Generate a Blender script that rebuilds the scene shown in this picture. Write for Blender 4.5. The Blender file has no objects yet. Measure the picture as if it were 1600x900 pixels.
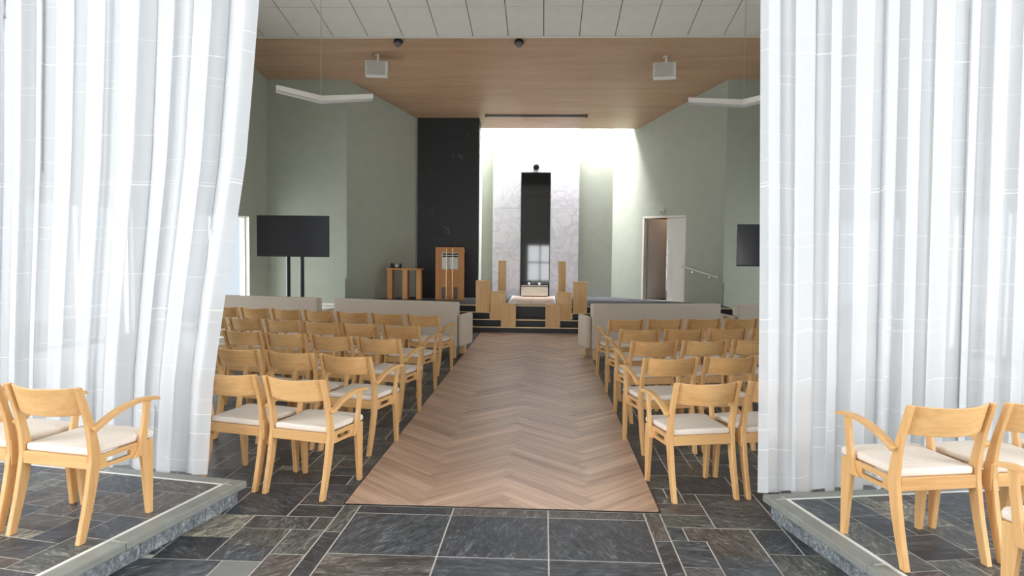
import bpy, bmesh, math, random
from mathutils import Vector, Matrix
R = math.radians
scn = bpy.context.scene
COL = scn.collection
XC = -0.275                       # the aisle's axis

# ------------------------------------------------------------------ camera
def make_camera():
    yaw, pitch, roll = R(2.63), R(2.99), 0.011
    fw = Vector((-math.sin(yaw)*math.cos(pitch), math.cos(yaw)*math.cos(pitch), -math.sin(pitch)))
    r = fw.cross(Vector((0, 0, 1))).normalized(); u = r.cross(fw)
    c, s = math.cos(roll), math.sin(roll)
    r2, u2 = c*r + s*u, -s*r + c*u
    cam = bpy.data.cameras.new('camera'); o = bpy.data.objects.new('camera', cam); COL.objects.link(o)
    m = Matrix((r2, u2, -fw)).transposed().to_4x4(); m.translation = (0, 0, 1.65)
    o.matrix_world = m
    cam.sensor_width = 36; cam.lens = 36*1110/1600; cam.clip_end = 200
    scn.camera = o
make_camera()

# ------------------------------------------------------------------ world, daylight, exposure
scn.view_settings.view_transform = 'Standard'; scn.view_settings.look = 'None'
scn.view_settings.gamma = 1; scn.view_settings.use_curve_mapping = False
scn.view_settings.exposure = 0.0
w = bpy.data.worlds.new('world'); scn.world = w; w.use_nodes = True
bg = w.node_tree.nodes['Background']; bg.inputs[0].default_value = (0.80, 0.90, 1, 1); bg.inputs[1].default_value = 1.0

def area(name, loc, direction, sx, sy, power, color=(1, 0.98, 0.95)):
    l = bpy.data.lights.new(name, 'AREA'); l.shape = 'RECTANGLE'; l.size = sx; l.size_y = sy
    l.energy = power; l.color = color
    o = bpy.data.objects.new(name, l); COL.objects.link(o)
    z = -Vector(direction).normalized(); up = Vector((0, 0, 1)) if abs(z.z) < .9 else Vector((0, 1, 0))
    x = up.cross(z).normalized(); y = z.cross(x)
    m = Matrix((x, y, z)).transposed().to_4x4(); m.translation = loc; o.matrix_world = m
    return o
# daylight through the windows of the room behind the camera
AX = 6.75                         # half width of the entrance room
for sg in (-1, 1): area('window_daylight', (XC+sg*(AX+.2), .75, 2.7), (-sg, 0, 0), 4.4, 3.3, 620 if sg < 0 else 560, (0.97, 0.985, 1))
area('door_daylight', (XC, -2.32, 1.0), (0, 1, 0), 1.3, 1.9, 130, (0.97, 0.985, 1))
# daylight down the roof-light over the chancel
area('rooflight_daylight', (0.3, 18.06, 5.9), (0, 0, -1), 3.6, 0.46, 1250, (0.97, 0.98, 1))

# ------------------------------------------------------------------ materials
MATS = {}
def nt(name, rough=0.5, spec=0.5, metal=0):
    m = bpy.data.materials.new(name); m.use_nodes = True; MATS[name] = m
    b = m.node_tree.nodes['Principled BSDF']
    b.inputs['Roughness'].default_value = rough; b.inputs['Specular IOR Level'].default_value = spec
    b.inputs['Metallic'].default_value = metal
    return m, m.node_tree.nodes, m.node_tree.links, b
def s2l(c):
    return tuple(((v/255)/12.92 if v/255 <= .04045 else (((v/255)+.055)/1.055)**2.4) for v in c) + (1,)
def coords(N, L, scale=(1, 1, 1), kind='Object', loc=None):
    tc = N.new('ShaderNodeTexCoord'); mp = N.new('ShaderNodeMapping'); mp.inputs['Scale'].default_value = scale
    L.new(tc.outputs[kind], mp.inputs['Vector'])
    return mp
def noise(N, L, vec, scale, detail=4, rough=.55, dist=0):
    n = N.new('ShaderNodeTexNoise'); n.inputs['Scale'].default_value = scale; n.inputs['Detail'].default_value = detail
    n.inputs['Roughness'].default_value = rough; n.inputs['Distortion'].default_value = dist
    if vec is not None: L.new(vec, n.inputs['Vector'])
    return n
def ramp(N, L, fac, stops):
    r = N.new('ShaderNodeValToRGB'); e = r.color_ramp.elements
    while len(e) > 1: e.remove(e[-1])
    e[0].position = stops[0][0]; e[0].color = stops[0][1]
    for p, c in stops[1:]:
        x = e.new(p); x.color = c
    L.new(fac, r.inputs['Fac']); return r
def bump(N, L, b, h, strength=.2, dist=.01):
    bp = N.new('ShaderNodeBump'); bp.inputs['Strength'].default_value = strength; bp.inputs['Distance'].default_value = dist
    L.new(h, bp.inputs['Height']); L.new(bp.outputs[0], b.inputs['Normal'])
def mix(N, L, fac, a, b, mode='MIX'):
    m = N.new('ShaderNodeMix'); m.data_type = 'RGBA'; m.blend_type = mode
    for sock, v in ((m.inputs['Factor'], fac), (m.inputs['A'], a), (m.inputs['B'], b)):
        if hasattr(v, 'is_output') or hasattr(v, 'links'): L.new(v, sock)
        else: sock.default_value = v
    return m.outputs['Result']
def plain(name, rgb, rough=.5, spec=.5, metal=0, var=.06, scale=8, bmp=0):
    m, N, L, b = nt(name, rough, spec, metal)
    mp = coords(N, L); n = noise(N, L, mp.outputs[0], scale)
    c = s2l(rgb); d = tuple(v*(1-var) for v in c[:3]) + (1,); e = tuple(min(1, v*(1+var)) for v in c[:3]) + (1,)
    r = ramp(N, L, n.outputs[0], [(.3, d), (.7, e)]); L.new(r.outputs[0], b.inputs['Base Color'])
    if bmp: bump(N, L, b, n.outputs[0], bmp, .004)
    return m
def wood(name, dark, light, axis, rough=.4, spec=.4, fine=60, rnd=0, bmp=.05):
    m, N, L, b = nt(name, rough, spec)
    sc = [1, 1, 1]; sc['xyz'.index(axis)] = .06
    mp = coords(N, L, tuple(sc))
    vec = mp.outputs[0]
    oi = N.new('ShaderNodeObjectInfo')
    add = N.new('ShaderNodeVectorMath'); add.operation = 'MULTIPLY_ADD'
    cx = N.new('ShaderNodeCombineXYZ')
    mul = N.new('ShaderNodeMath'); mul.operation = 'MULTIPLY'; mul.inputs[1].default_value = 37.0
    L.new(oi.outputs['Random'], mul.inputs[0])
    for k in range(3): L.new(mul.outputs[0], cx.inputs[k])
    add.inputs[1].default_value = (1, 1, 1); L.new(vec, add.inputs[0]); L.new(cx.outputs[0], add.inputs[2])
    n1 = noise(N, L, add.outputs[0], fine, 5, .6); n2 = noise(N, L, add.outputs[0], fine*.16, 3, .5, .6)
    mx = N.new('ShaderNodeMath'); mx.operation = 'MULTIPLY_ADD'; mx.inputs[1].default_value = .45
    L.new(n1.outputs[0], mx.inputs[0])
    m2 = N.new('ShaderNodeMath'); m2.operation = 'MULTIPLY'; m2.inputs[1].default_value = .55
    L.new(n2.outputs[0], m2.inputs[0]); L.new(m2.outputs[0], mx.inputs[2])
    r = ramp(N, L, mx.outputs[0], [(.34, s2l(dark)), (.62, s2l(light))])
    col = r.outputs[0]
    if rnd:
        hs = N.new('ShaderNodeHueSaturation')
        mr = N.new('ShaderNodeMapRange'); mr.inputs['To Min'].default_value = 1-rnd; mr.inputs['To Max'].default_value = 1+rnd
        L.new(oi.outputs['Random'], mr.inputs['Value']); L.new(mr.outputs[0], hs.inputs['Value']); L.new(col, hs.inputs['Color'])
        col = hs.outputs[0]
    L.new(col, b.inputs['Base Color'])
    if bmp: bump(N, L, b, n1.outputs[0], bmp, .002)
    return m
OAKD, OAKL = (206, 157, 102), (228, 184, 128)
oak_x = wood('oak_x', OAKD, OAKL, 'x', rnd=.04); oak_y = wood('oak_y', OAKD, OAKL, 'y', rnd=.04); oak_z = wood('oak_z', OAKD, OAKL, 'z', rnd=.04)
plankm = wood('runner_oak', (154, 120, 101), (214, 182, 160), 'x', .36, .45, 26, rnd=.06)
ceilw = wood('ceiling_veneer', (178, 144, 114), (200, 166, 136), 'x', .4, .9, 26, bmp=.0)
boxw = wood('box_oak', (218, 172, 120), (240, 202, 152), 'z', .45, .35, 22, rnd=.06)
lectw = wood('lectern_oak', (190, 132, 80), (208, 150, 96), 'z', .45, .35, 24)
green = plain('green_plaster', (176, 180, 167), .85, .2, var=.035, scale=5, bmp=.04)
white = plain('white_paint', (236, 234, 228), .5, .4, var=.02)
black = plain('black_metal', (24, 24, 26), .4, .5, var=.1)
blackstep = plain('black_stone_step', (22, 21, 22), .35, .5, var=.3, scale=6)
chancelf = plain('chancel_carpet', (74, 74, 80), .8, .2, var=.1, scale=30)
gold = plain('brass_nosing', (222, 196, 150), .35, .5, .55, var=.04)
steel = plain('brushed_steel', (200, 192, 180), .35, .5, .8, var=.05)
chrome = plain('satin_chrome', (205, 205, 205), .25, .5, .9, var=.02)
grout = plain('grout', (200, 196, 188), .9, .2, var=.08, scale=14)
darkgrout = plain('runner_joint', (78, 58, 46), .8, .2, var=.1)
whiteline = plain('white_inlay', (232, 232, 228), .5, .3, var=.03)
panelw = plain('ceiling_panel', (226, 222, 213), .9, .15, var=.035, scale=3)
panelg = plain('ceiling_panel_joint', (120, 116, 108), .9, .1, var=.05)
antew = plain('ante_plaster', (222, 222, 216), .85, .2, var=.02)
sofaf = plain('sofa_linen', (212, 200, 185), .95, .1, var=.06, scale=60, bmp=.25)
cushf = plain('seat_fabric', (232, 222, 212), .95, .1, var=.07, scale=120, bmp=.3)
greyp = plain('grey_plastic', (206, 203, 198), .5, .4, var=.03)
whitep = plain('white_plastic', (226, 222, 214), .45, .4, var=.02)
brownw = plain('corridor_wall', (176, 128, 104), .8, .2, var=.04)
domeg = plain('dome_grey', (112, 106, 104), .3, .5, var=.05)
rubber = plain('rubber', (60, 42, 34), .7, .3, var=.05)
palew = plain('pale_deck', (192, 168, 152), .25, .5, var=.04, scale=3)
paper = plain('paper', (224, 226, 224), .7, .2, var=.03)
def screen_mat(name, rgb, rough):
    m, N, L, b = nt(name, rough, .5)
    mp = coords(N, L); n = noise(N, L, mp.outputs[0], 3)
    r = ramp(N, L, n.outputs[0], [(.3, s2l(rgb)), (.7, s2l(tuple(v+4 for v in rgb)))]); L.new(r.outputs[0], b.inputs['Base Color'])
    return m
screenm = screen_mat('tv_screen', (34, 34, 40), .16)
nicheg = screen_mat('niche_glass', (9, 9, 10), .04)
def glass_mat():
    m, N, L, b = nt('clear_glass')
    N.remove(b); out = N['Material Output']
    t = N.new('ShaderNodeBsdfTransparent'); g = N.new('ShaderNodeBsdfGlossy'); g.inputs['Roughness'].default_value = .02
    mx = N.new('ShaderNodeMixShader'); mx.inputs[0].default_value = .07
    L.new(t.outputs[0], mx.inputs[1]); L.new(g.outputs[0], mx.inputs[2]); L.new(mx.outputs[0], out.inputs[0])
    return m
glass = glass_mat()
def slate_mat(name, lift=0):
    m, N, L, b = nt(name, .42, .45)
    oi = N.new('ShaderNodeObjectInfo')
    tc = N.new('ShaderNodeTexCoord')
    # every stone its own offset and grain direction
    off = N.new('ShaderNodeMath'); off.operation = 'MULTIPLY'; off.inputs[1].default_value = 91.7
    L.new(oi.outputs['Random'], off.inputs[0])
    rot = N.new('ShaderNodeVectorRotate'); rot.rotation_type = 'Z_AXIS'; L.new(tc.outputs['Object'], rot.inputs['Vector']); L.new(off.outputs[0], rot.inputs['Angle'])
    cx = N.new('ShaderNodeCombineXYZ'); L.new(off.outputs[0], cx.inputs[0]); L.new(off.outputs[0], cx.inputs[1])
    geo = N.new('ShaderNodeNewGeometry')
    ad = N.new('ShaderNodeVectorMath'); ad.operation = 'ADD'; L.new(rot.outputs[0], ad.inputs[0]); L.new(cx.outputs[0], ad.inputs[1])
    mp = N.new('ShaderNodeMapping'); mp.inputs['Scale'].default_value = (1, 3.2, 1); L.new(ad.outputs[0], mp.inputs['Vector'])
    n1 = noise(N, L, mp.outputs[0], 9, 9, .7, 1.6); n2 = noise(N, L, mp.outputs[0], 2.2, 4, .6, 1.5)
    isl = N.new('ShaderNodeMath'); isl.operation = 'FRACT'
    sm = N.new('ShaderNodeMath'); sm.operation = 'ADD'; L.new(oi.outputs['Random'], sm.inputs[0]); L.new(geo.outputs['Random Per Island'], sm.inputs[1]); L.new(sm.outputs[0], isl.inputs[0])
    base = ramp(N, L, isl.outputs[0], [(0, s2l((76, 80, 87))), (.2, s2l((92, 93, 95))), (.36, s2l((100, 95, 93))), (.52, s2l((82, 88, 95))), (.68, s2l((98, 101, 99))), (.82, s2l((68, 71, 77))), (.93, s2l((112, 113, 107))), (.975, s2l((150, 147, 136)))])
    base.color_ramp.interpolation = 'CONSTANT'
    r1 = ramp(N, L, n1.outputs[0], [(.34, (.25, .25, .27, 1)), (.45, (.6, .6, .62, 1)), (.53, (.92, .92, .92, 1)), (.6, (1.6, 1.58, 1.54, 1)), (.69, (2.9, 2.8, 2.7, 1))])
    c1 = mix(N, L, 1.0, base.outputs[0], r1.outputs[0], 'MULTIPLY')
    r2 = ramp(N, L, n2.outputs[0], [(.35, (.6, .6, .62, 1)), (.65, (1.35, 1.32, 1.27, 1))])
    c2 = mix(N, L, .7, c1, r2.outputs[0], 'MULTIPLY')
    if lift: c2 = mix(N, L, lift, c2, s2l((150, 152, 148)))
    L.new(c2, b.inputs['Base Color'])
    rr = ramp(N, L, n1.outputs[0], [(.3, (.36, .36, .36, 1)), (.7, (.55, .55, .55, 1))]); L.new(rr.outputs[0], b.inputs['Roughness'])
    bump(N, L, b, n1.outputs[0], .35, .006)
    return m
slate = slate_mat('slate'); slatepale = slate_mat('pale_slate', .6); edgestone = plain('edging_stone', (140, 142, 137), .5, .4, var=.12, scale=9, bmp=.1)
def riser_mat():
    m, N, L, b = nt('split_riser_stone', .55, .4)
    mp = coords(N, L, (1, 1, 1)); n1 = noise(N, L, mp.outputs[0], 38, 8, .75); n2 = noise(N, L, mp.outputs[0], 6, 3)
    r = ramp(N, L, n1.outputs[0], [(.36, s2l((72, 79, 86))), (.52, s2l((128, 135, 140))), (.68, s2l((205, 207, 206)))])
    r2 = ramp(N, L, n2.outputs[0], [(.3, (.75, .77, .8, 1)), (.7, (1.1, 1.1, 1.1, 1))])
    L.new(mix(N, L, 1.0, r.outputs[0], r2.outputs[0], 'MULTIPLY'), b.inputs['Base Color']); bump(N, L, b, n1.outputs[0], .6, .01)
    return m
riserstone = riser_mat()
def marble(name, base, vein, scale, thin, rough):
    m, N, L, b = nt(name, rough, .5)
    tc = N.new('ShaderNodeTexCoord'); mp = N.new('ShaderNodeMapping'); mp.inputs['Rotation'].default_value = (0, .5, 0)
    oi = N.new('ShaderNodeObjectInfo'); L.new(tc.outputs['Object'], mp.inputs['Vector'])
    off = N.new('ShaderNodeVectorMath'); off.operation = 'ADD'; L.new(mp.outputs[0], off.inputs[0])
    cx = N.new('ShaderNodeCombineXYZ'); ml = N.new('ShaderNodeMath'); ml.operation = 'MULTIPLY'; ml.inputs[1].default_value = 23.0
    L.new(oi.outputs['Random'], ml.inputs[0]); L.new(ml.outputs[0], cx.inputs[0]); L.new(ml.outputs[0], cx.inputs[2]); L.new(cx.outputs[0], off.inputs[1])
    n = noise(N, L, off.outputs[0], scale, 7, .6, .9)
    d = N.new('ShaderNodeMath'); d.operation = 'SUBTRACT'; d.inputs[1].default_value = .5; L.new(n.outputs[0], d.inputs[0])
    a = N.new('ShaderNodeMath'); a.operation = 'ABSOLUTE'; L.new(d.outputs[0], a.inputs[0])
    n2 = noise(N, L, off.outputs[0], scale*.5, 3)
    th = N.new('ShaderNodeMath'); th.operation = 'MULTIPLY_ADD'; L.new(n2.outputs[0], th.inputs[0]); th.inputs[1].default_value = .09; L.new(a.outputs[0], th.inputs[2])
    r = ramp(N, L, th.outputs[0], [(.03, s2l(vein)), (.03+thin, s2l(base))])
    L.new(r.outputs[0], b.inputs['Base Color'])
    return m
wmarble = marble('white_marble', (228, 226, 231), (204, 202, 210), 2.6, .07, .3)
bmarble = marble('black_marble', (27, 26, 29), (112, 106, 104), 2.2, .014, .35)
def curtain_mat():
    m, N, L, b = nt('sheer_curtain', .9, .1)
    out = N['Material Output']
    tc = N.new('ShaderNodeTexCoord'); sep = N.new('ShaderNodeSeparateXYZ'); L.new(tc.outputs['UV'], sep.inputs[0])
    # woven slub threads: fine wavy near-horizontal lines at uneven heights (uv = cloth length, height in metres)
    cb = N.new('ShaderNodeCombineXYZ'); L.new(sep.outputs[0], cb.inputs[0])
    nz = noise(N, L, cb.outputs[0], 5.5, 2, .5)
    h = N.new('ShaderNodeMath'); h.operation = 'MULTIPLY_ADD'; h.inputs[1].default_value = .11
    L.new(nz.outputs[0], h.inputs[0]); L.new(sep.outputs[1], h.inputs[2])
    def lines(period, width, phase):
        q = N.new('ShaderNodeMath'); q.operation = 'MULTIPLY_ADD'; q.inputs[1].default_value = 1/period; q.inputs[2].default_value = phase; L.new(h.outputs[0], q.inputs[0])
        f = N.new('ShaderNodeMath'); f.operation = 'FRACT'; L.new(q.outputs[0], f.inputs[0])
        lt = N.new('ShaderNodeMath'); lt.operation = 'LESS_THAN'; lt.inputs[1].default_value = width/period; L.new(f.outputs[0], lt.inputs[0])
        return lt
    a1 = lines(.31, .004, .1); a2 = lines(.83, .008, .45); a3 = lines(.53, .003, .7)
    s1 = N.new('ShaderNodeMath'); s1.operation = 'MAXIMUM'; L.new(a1.outputs[0], s1.inputs[0]); L.new(a2.outputs[0], s1.inputs[1])
    s2 = N.new('ShaderNodeMath'); s2.operation = 'MAXIMUM'; L.new(s1.outputs[0], s2.inputs[0]); L.new(a3.outputs[0], s2.inputs[1])
    brk = noise(N, L, tc.outputs['UV'], 3.0, 2); gt = N.new('ShaderNodeMapRange'); gt.inputs['From Min'].default_value = .42; gt.inputs['From Max'].default_value = .58; L.new(brk.outputs[0], gt.inputs['Value'])
    s3 = N.new('ShaderNodeMath'); s3.operation = 'MULTIPLY'; L.new(s2.outputs[0], s3.inputs[0]); L.new(gt.outputs[0], s3.inputs[1])
    col = mix(N, L, s3.outputs[0], s2l((230, 233, 238)), s2l((254, 254, 255)))
    d = N.new('ShaderNodeBsdfDiffuse'); t = N.new('ShaderNodeBsdfTranslucent'); L.new(col, d.inputs['Color']); L.new(col, t.inputs['Color'])
    m1 = N.new('ShaderNodeMixShader'); m1.inputs[0].default_value = .25; L.new(d.outputs[0], m1.inputs[1]); L.new(t.outputs[0], m1.inputs[2])
    tr = N.new('ShaderNodeBsdfTransparent'); m2 = N.new('ShaderNodeMixShader')
    fa = N.new('ShaderNodeMath'); fa.operation = 'MULTIPLY_ADD'; fa.inputs[1].default_value = -.1; fa.inputs[2].default_value = .12; L.new(s3.outputs[0], fa.inputs[0])
    L.new(fa.outputs[0], m2.inputs[0]); L.new(m1.outputs[0], m2.inputs[1]); L.new(tr.outputs[0], m2.inputs[2]); L.new(m2.outputs[0], out.inputs[0])
    N.remove(b)
    return m
curtm = curtain_mat()
lampd = plain('lamp_body', (232, 226, 216), .4, .4, var=.02)

# ------------------------------------------------------------------ mesh helpers
class MB:
    def __init__(s): s.v = []; s.f = []
    def add(s, v, f):
        n = len(s.v); s.v += [tuple(p) for p in v]; s.f += [tuple(i+n for i in q) for q in f]; return s
    def box(s, x0, x1, y0, y1, z0, z1):
        return s.add([(x0,y0,z0),(x1,y0,z0),(x1,y1,z0),(x0,y1,z0),(x0,y0,z1),(x1,y0,z1),(x1,y1,z1),(x0,y1,z1)],
                     [(3,2,1,0),(4,5,6,7),(0,1,5,4),(1,2,6,5),(2,3,7,6),(3,0,4,7)])
    def prism(s, poly, z0, z1):                     # polygon counter-clockwise in xy
        n = len(poly)
        v = [(x, y, z0) for x, y in poly] + [(x, y, z1) for x, y in poly]
        return s.add(v, [tuple(range(n))[::-1], tuple(range(n, 2*n))] + [(i, (i+1) % n, n+(i+1) % n, n+i) for i in range(n)])
    def prism_x(s, poly, x0, x1):                   # polygon in (y, z), extruded along x
        n = len(poly)
        v = [(x0, y, z) for y, z in poly] + [(x1, y, z) for y, z in poly]
        return s.add(v, [tuple(range(n))[::-1], tuple(range(n, 2*n))] + [(i, (i+1) % n, n+(i+1) % n, n+i) for i in range(n)])
    def cyl(s, p0, p1, r0, r1=None, n=12):
        r1 = r0 if r1 is None else r1
        p0, p1 = Vector(p0), Vector(p1); d = (p1-p0).normalized()
        a = d.orthogonal().normalized(); b = d.cross(a)
        v = []
        for p, r in ((p0, r0), (p1, r1)):
            for k in range(n):
                t = 2*math.pi*k/n; v.append(p + r*(math.cos(t)*a + math.sin(t)*b))
        return s.add(v, [tuple(range(n))[::-1], tuple(range(n, 2*n))] + [(i, (i+1) % n, n+(i+1) % n, n+i) for i in range(n)])
    def lathe(s, prof, c=(0, 0, 0), n=20):          # prof: (radius, z) bottom to top
        v = []; f = []
        for r, z in prof:
            for k in range(n):
                t = 2*math.pi*k/n; v.append((c[0]+r*math.cos(t), c[1]+r*math.sin(t), c[2]+z))
        for j in range(len(prof)-1):
            for k in range(n): f.append((j*n+k, j*n+(k+1) % n, (j+1)*n+(k+1) % n, (j+1)*n+k))
        f.append(tuple(range(n))[::-1]); f.append(tuple(range((len(prof)-1)*n, len(prof)*n)))
        return s.add(v, f)
    def xf(s, fn): s.v = [tuple(fn(p)) for p in s.v]; return s
    def mesh(s, name, mat, bevel=0, seg=2, smooth=False):
        me = bpy.data.meshes.new(name); me.from_pydata(s.v, [], s.f)
        bm = bmesh.new(); bm.from_mesh(me)
        bmesh.ops.recalc_face_normals(bm, faces=bm.faces)
        if bevel:
            es = [e for e in bm.edges if len(e.link_faces) == 2 and e.calc_face_angle(0) > .5]
            bmesh.ops.bevel(bm, geom=es, offset=bevel, segments=seg, profile=.5, affect='EDGES', clamp_overlap=True)
        bm.to_mesh(me); bm.free()
        if smooth:
            for p in me.polygons: p.use_smooth = True
        me.materials.append(mat)
        return me
def link(name, me, parent=None):
    o = bpy.data.objects.new(name, me); COL.objects.link(o)
    if parent: o.parent = parent
    return o
def tag(o, label=None, cat=None, group=None, kind=None):
    for k, v in (('label', label), ('category', cat), ('group', group), ('kind', kind)):
        if v: o[k] = v
    return o
def empty(name, loc=(0, 0, 0), rz=0):
    o = link(name, None); o.location = loc; o.rotation_euler = (0, 0, rz); o.empty_display_size = .1
    return o
def part(name, mb, mat, parent=None, **k): return link(name, mb.mesh(name, mat, **k), parent)
def struct(name, mb, mat, parent=None, **k):
    o = part(name, mb, mat, parent, **k)
    if not parent: o['kind'] = 'structure'
    return o

# ------------------------------------------------------------------ shell: ceiling
def zc(y):                                          # hall ceiling height over the floor
    return 4.69 + .456*(17.8-y) if y > 14.83 else 6.044 + .172*(14.83-y)
YB, YF = 18.34, 16.07                               # chancel back wall, wall planes beside the chancel
RW = lambda y: 20.05-y                              # 45 degree wall, door side
LW = lambda y: 2*XC-(20.05-y)
SIDE = .298
def lx(y): return -6.37-SIDE*(YF-y)
def rx(y): return 2*XC-lx(y)
cw = MB()
poly = [(-4.6, YF), (-8, YF), (-8, 14.83), (7.5, 14.83), (7.5, YF), (4.05, YF), (2.25, 17.8), (-1.62, 17.8), (-1.62, 17.46), (-3.25, 17.46)]
poly = [(-8, 14.83), (7.5, 14.83), (7.5, YF+.1), (4.1, YF+.1), (RW(17.8)+.12, 17.8), (-1.62, 17.8), (-1.62, 17.55), (LW(17.55)-.12, 17.55), (-4.65, YF+.1), (-8, YF+.1)]
n = len(poly)
cw.add([(x, y, zc(max(y, 14.8301))) for x, y in poly] + [(x, y, zc(max(y, 14.8301))+.12) for x, y in poly],
       [tuple(range(n))[::-1], tuple(range(n, 2*n))] + [(i, (i+1) % n, n+(i+1) % n, n+i) for i in range(n)])
struct('ceiling', cw, ceilw)['label'] = 'oak veneer ceiling sloping down to the chancel'
# pale panel ceiling of the hall
base = MB(); base.add([(-11, 4.6, zc(4.6)+.03), (10.5, 4.6, zc(4.6)+.03), (10.5, 14.83, zc(14.83)+.03), (-11, 14.83, zc(14.83)+.03)]
                      + [(-11, 4.6, zc(4.6)+.15), (10.5, 4.6, zc(4.6)+.15), (10.5, 14.83, zc(14.83)+.15), (-11, 14.83, zc(14.83)+.15)],
                      [(0,1,2,3),(7,6,5,4),(0,4,5,1),(1,5,6,2),(2,6,7,3),(3,7,4,0)])
cp = struct('ceiling', base, panelg); cp['label'] = 'pale panelled ceiling of the hall'
sl = math.atan(.172); cosl = math.cos(sl)
rowsY = [14.82, 13.63, 12.37, 11.11, 9.85, 8.59, 7.33, 6.07, 4.81]
pm = {}
for i in range(len(rowsY)-1):
    y1, y0 = rowsY[i], rowsY[i+1]; ln = (y1-y0)/cosl
    if round(ln, 3) not in pm:
        pm[round(ln, 3)] = MB().box(-.356, .356, -ln/2+.006, ln/2-.006, 0, .03).mesh('ceiling_panel', panelw, bevel=.004, seg=1)
    for k in range(-12, 12):
        x = XC + .19 + .727*k + .3635
        ym = (y0+y1)/2
        if i > 2 and abs(x-XC) > 5.2: continue
        o = link('ceiling_panel', pm[round(ln, 3)], cp); o.location = (x, ym, zc(ym)); o.rotation_euler = (-sl, 0, 0)
part('joint_bead', MB().box(-8, 7.4, 14.80, 14.86, 6.025, 6.055), panelw, cp)

# ------------------------------------------------------------------ shell: walls
def wall(name, p0, p1, z0, z1, th=.15, openings=(), mat=green):
    """wall face from p0 to p1, room on the left hand; openings (s0, s1, z0, z1) along it"""
    p0, p1 = Vector((*p0, 0)), Vector((*p1, 0)); d = (p1-p0); ln = d.length; d.normalize(); nrm = Vector((d.y, -d.x, 0))
    mb = MB(); xs = sorted({0, ln, *[o[0] for o in openings], *[o[1] for o in openings]})
    for a, b in zip(xs, xs[1:]):
        op = [o for o in openings if o[0] <= a+1e-6 and o[1] >= b-1e-6]
        segs = [(z0, z1)] if not op else [s for s in ((z0, op[0][2]), (op[0][3], z1)) if s[1]-s[0] > .001]
        for q0, q1 in segs: mb.box(a, b, 0, th, q0, q1)
    mb.xf(lambda p: p0 + d*p[0] + nrm*p[1] + Vector((0, 0, p[2])))
    return struct(name, mb, mat), (p0, d, nrm)
# anticlockwise round the hall seen from above: room on the left
doorS0, doorS1 = 0, 0
wr, fr = wall('wall_right', (RW(YF), YF), (RW(YB), YB), 0, 6.0, .18, [(1.005, 2.255, .49, 2.53)])
wall('wall_front_right', (5.82, YF), (RW(YF), YF), 0, 6.2, .15)
wall('wall_back', (RW(YB)+.02, YB), (-1.64, YB), 0, 6.6, .15)
wall('wall_chancel_return', (-1.64, YB), (-1.64, 17.44), 0, 6.6, .12)
wall('wall_chancel_left', (-1.64, 17.44), (LW(17.44), 17.44), 0, 6.0, .12)
wall('wall_left', (LW(17.44), 17.44), (LW(YF), YF), 0, 6.0, .15)
wall('wall_front_left', (LW(YF), YF), (-6.37, YF), 0, 6.2, .15)
def side_len(y): return math.hypot(lx(y)+6.37, YF-y)
ws = [(.62, 2.62), (3.7, 5.7), (6.8, 8.8)]
wl, fl = wall('wall_side_left', (-6.37, YF), (lx(4.7), 4.7), 0, 8.2, .25, [(a, b, .05, 2.34) for a, b in ws])
L2 = side_len(4.7)
wr2, fr2 = wall('wall_side_right', (rx(4.7), 4.7), (5.82, YF), 0, 8.2, .25, [(L2-b, L2-a, .05, 2.34) for a, b in ws])
# roof-light shaft
wall('wall_rooflight', (-1.64, 17.8), (RW(17.8)+.1, 17.8), 4.70, 6.6, -.1, mat=white)
rl = tag(empty('window_4', (.3, 18.07, 6.0)), 'glazed roof-light above the chancel wall', kind='structure')
part('pane', MB().box(-2.0, 2.2, -.3, .3, 0, .02), glass, rl)
for x in (-2.0, -.65, .75, 2.2): part('window_frame', MB().box(x-.03, x+.03, -.3, .3, -.05, .05), white, rl)

# room behind the curtains (where the camera stands)
struct('ceiling', MB().box(-11, 10.5, -2.5, 4.75, 4.6, 4.75), antew)['label'] = 'flat white ceiling before the curtains'
struct('wall_bulkhead', MB().box(-11, 10.5, 4.6, 4.75, 4.75, 8.1), antew)
for sg, nm in ((-1, 'left'), (1, 'right')):
    m = MB(); x0, x1 = sorted((XC+sg*AX, XC+sg*(AX+.25)))
    m.box(x0, x1, -2.5, -1.45, 0, 4.6).box(x0, x1, 2.95, 5.6, 0, 4.6).box(x0, x1, -1.45, 2.95, 0, .95).box(x0, x1, -1.45, 2.95, 4.4, 4.6)
    struct('wall_entrance_'+nm, m, antew)
    xa, xb = sorted((XC+sg*(AX+.25), lx(5.5)-.1 if sg < 0 else rx(5.5)+.1)); struct('wall_return_'+nm, MB().box(xa, xb, 5.45, 5.6, 0, 4.9), antew)
wins = [(XC, 1.4, .02, 2.05)]
back = MB(); edges = [XC-AX]
for x, wd, za, zb in wins: edges += [x-wd/2, x+wd/2]
edges.append(XC+AX)
for k in range(0, len(edges), 2): back.box(edges[k], edges[k+1], -2.35, -2.2, 0, 4.6)
for x, wd, za, zb in wins: back.box(x-wd/2, x+wd/2, -2.35, -2.2, 0, za); back.box(x-wd/2, x+wd/2, -2.35, -2.2, zb, 4.6)
struct('wall_entrance', back, antew)
def win_frame(n, name, sx, z0, z1, nx, nz, loc, rz, label):
    t = tag(empty(name, loc, rz), label, kind='structure')
    for k in range(nx+1):
        x = -sx/2 + sx*k/nx; e = .035
        part('window_frame', MB().box(max(-sx/2, x-e), min(sx/2, x+e), -.04, .04, z0, z1), white, t)
    for k in range(nz+1):
        z = z0 + (z1-z0)*k/nz; part('window_rail', MB().box(-sx/2, sx/2, -.03, .03, max(z0, z-.035), min(z1, z+.035)), white, t)
    part('pane', MB().box(-sx/2, sx/2, -.004, .004, z0, z1), glass, t)
    return t
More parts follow.
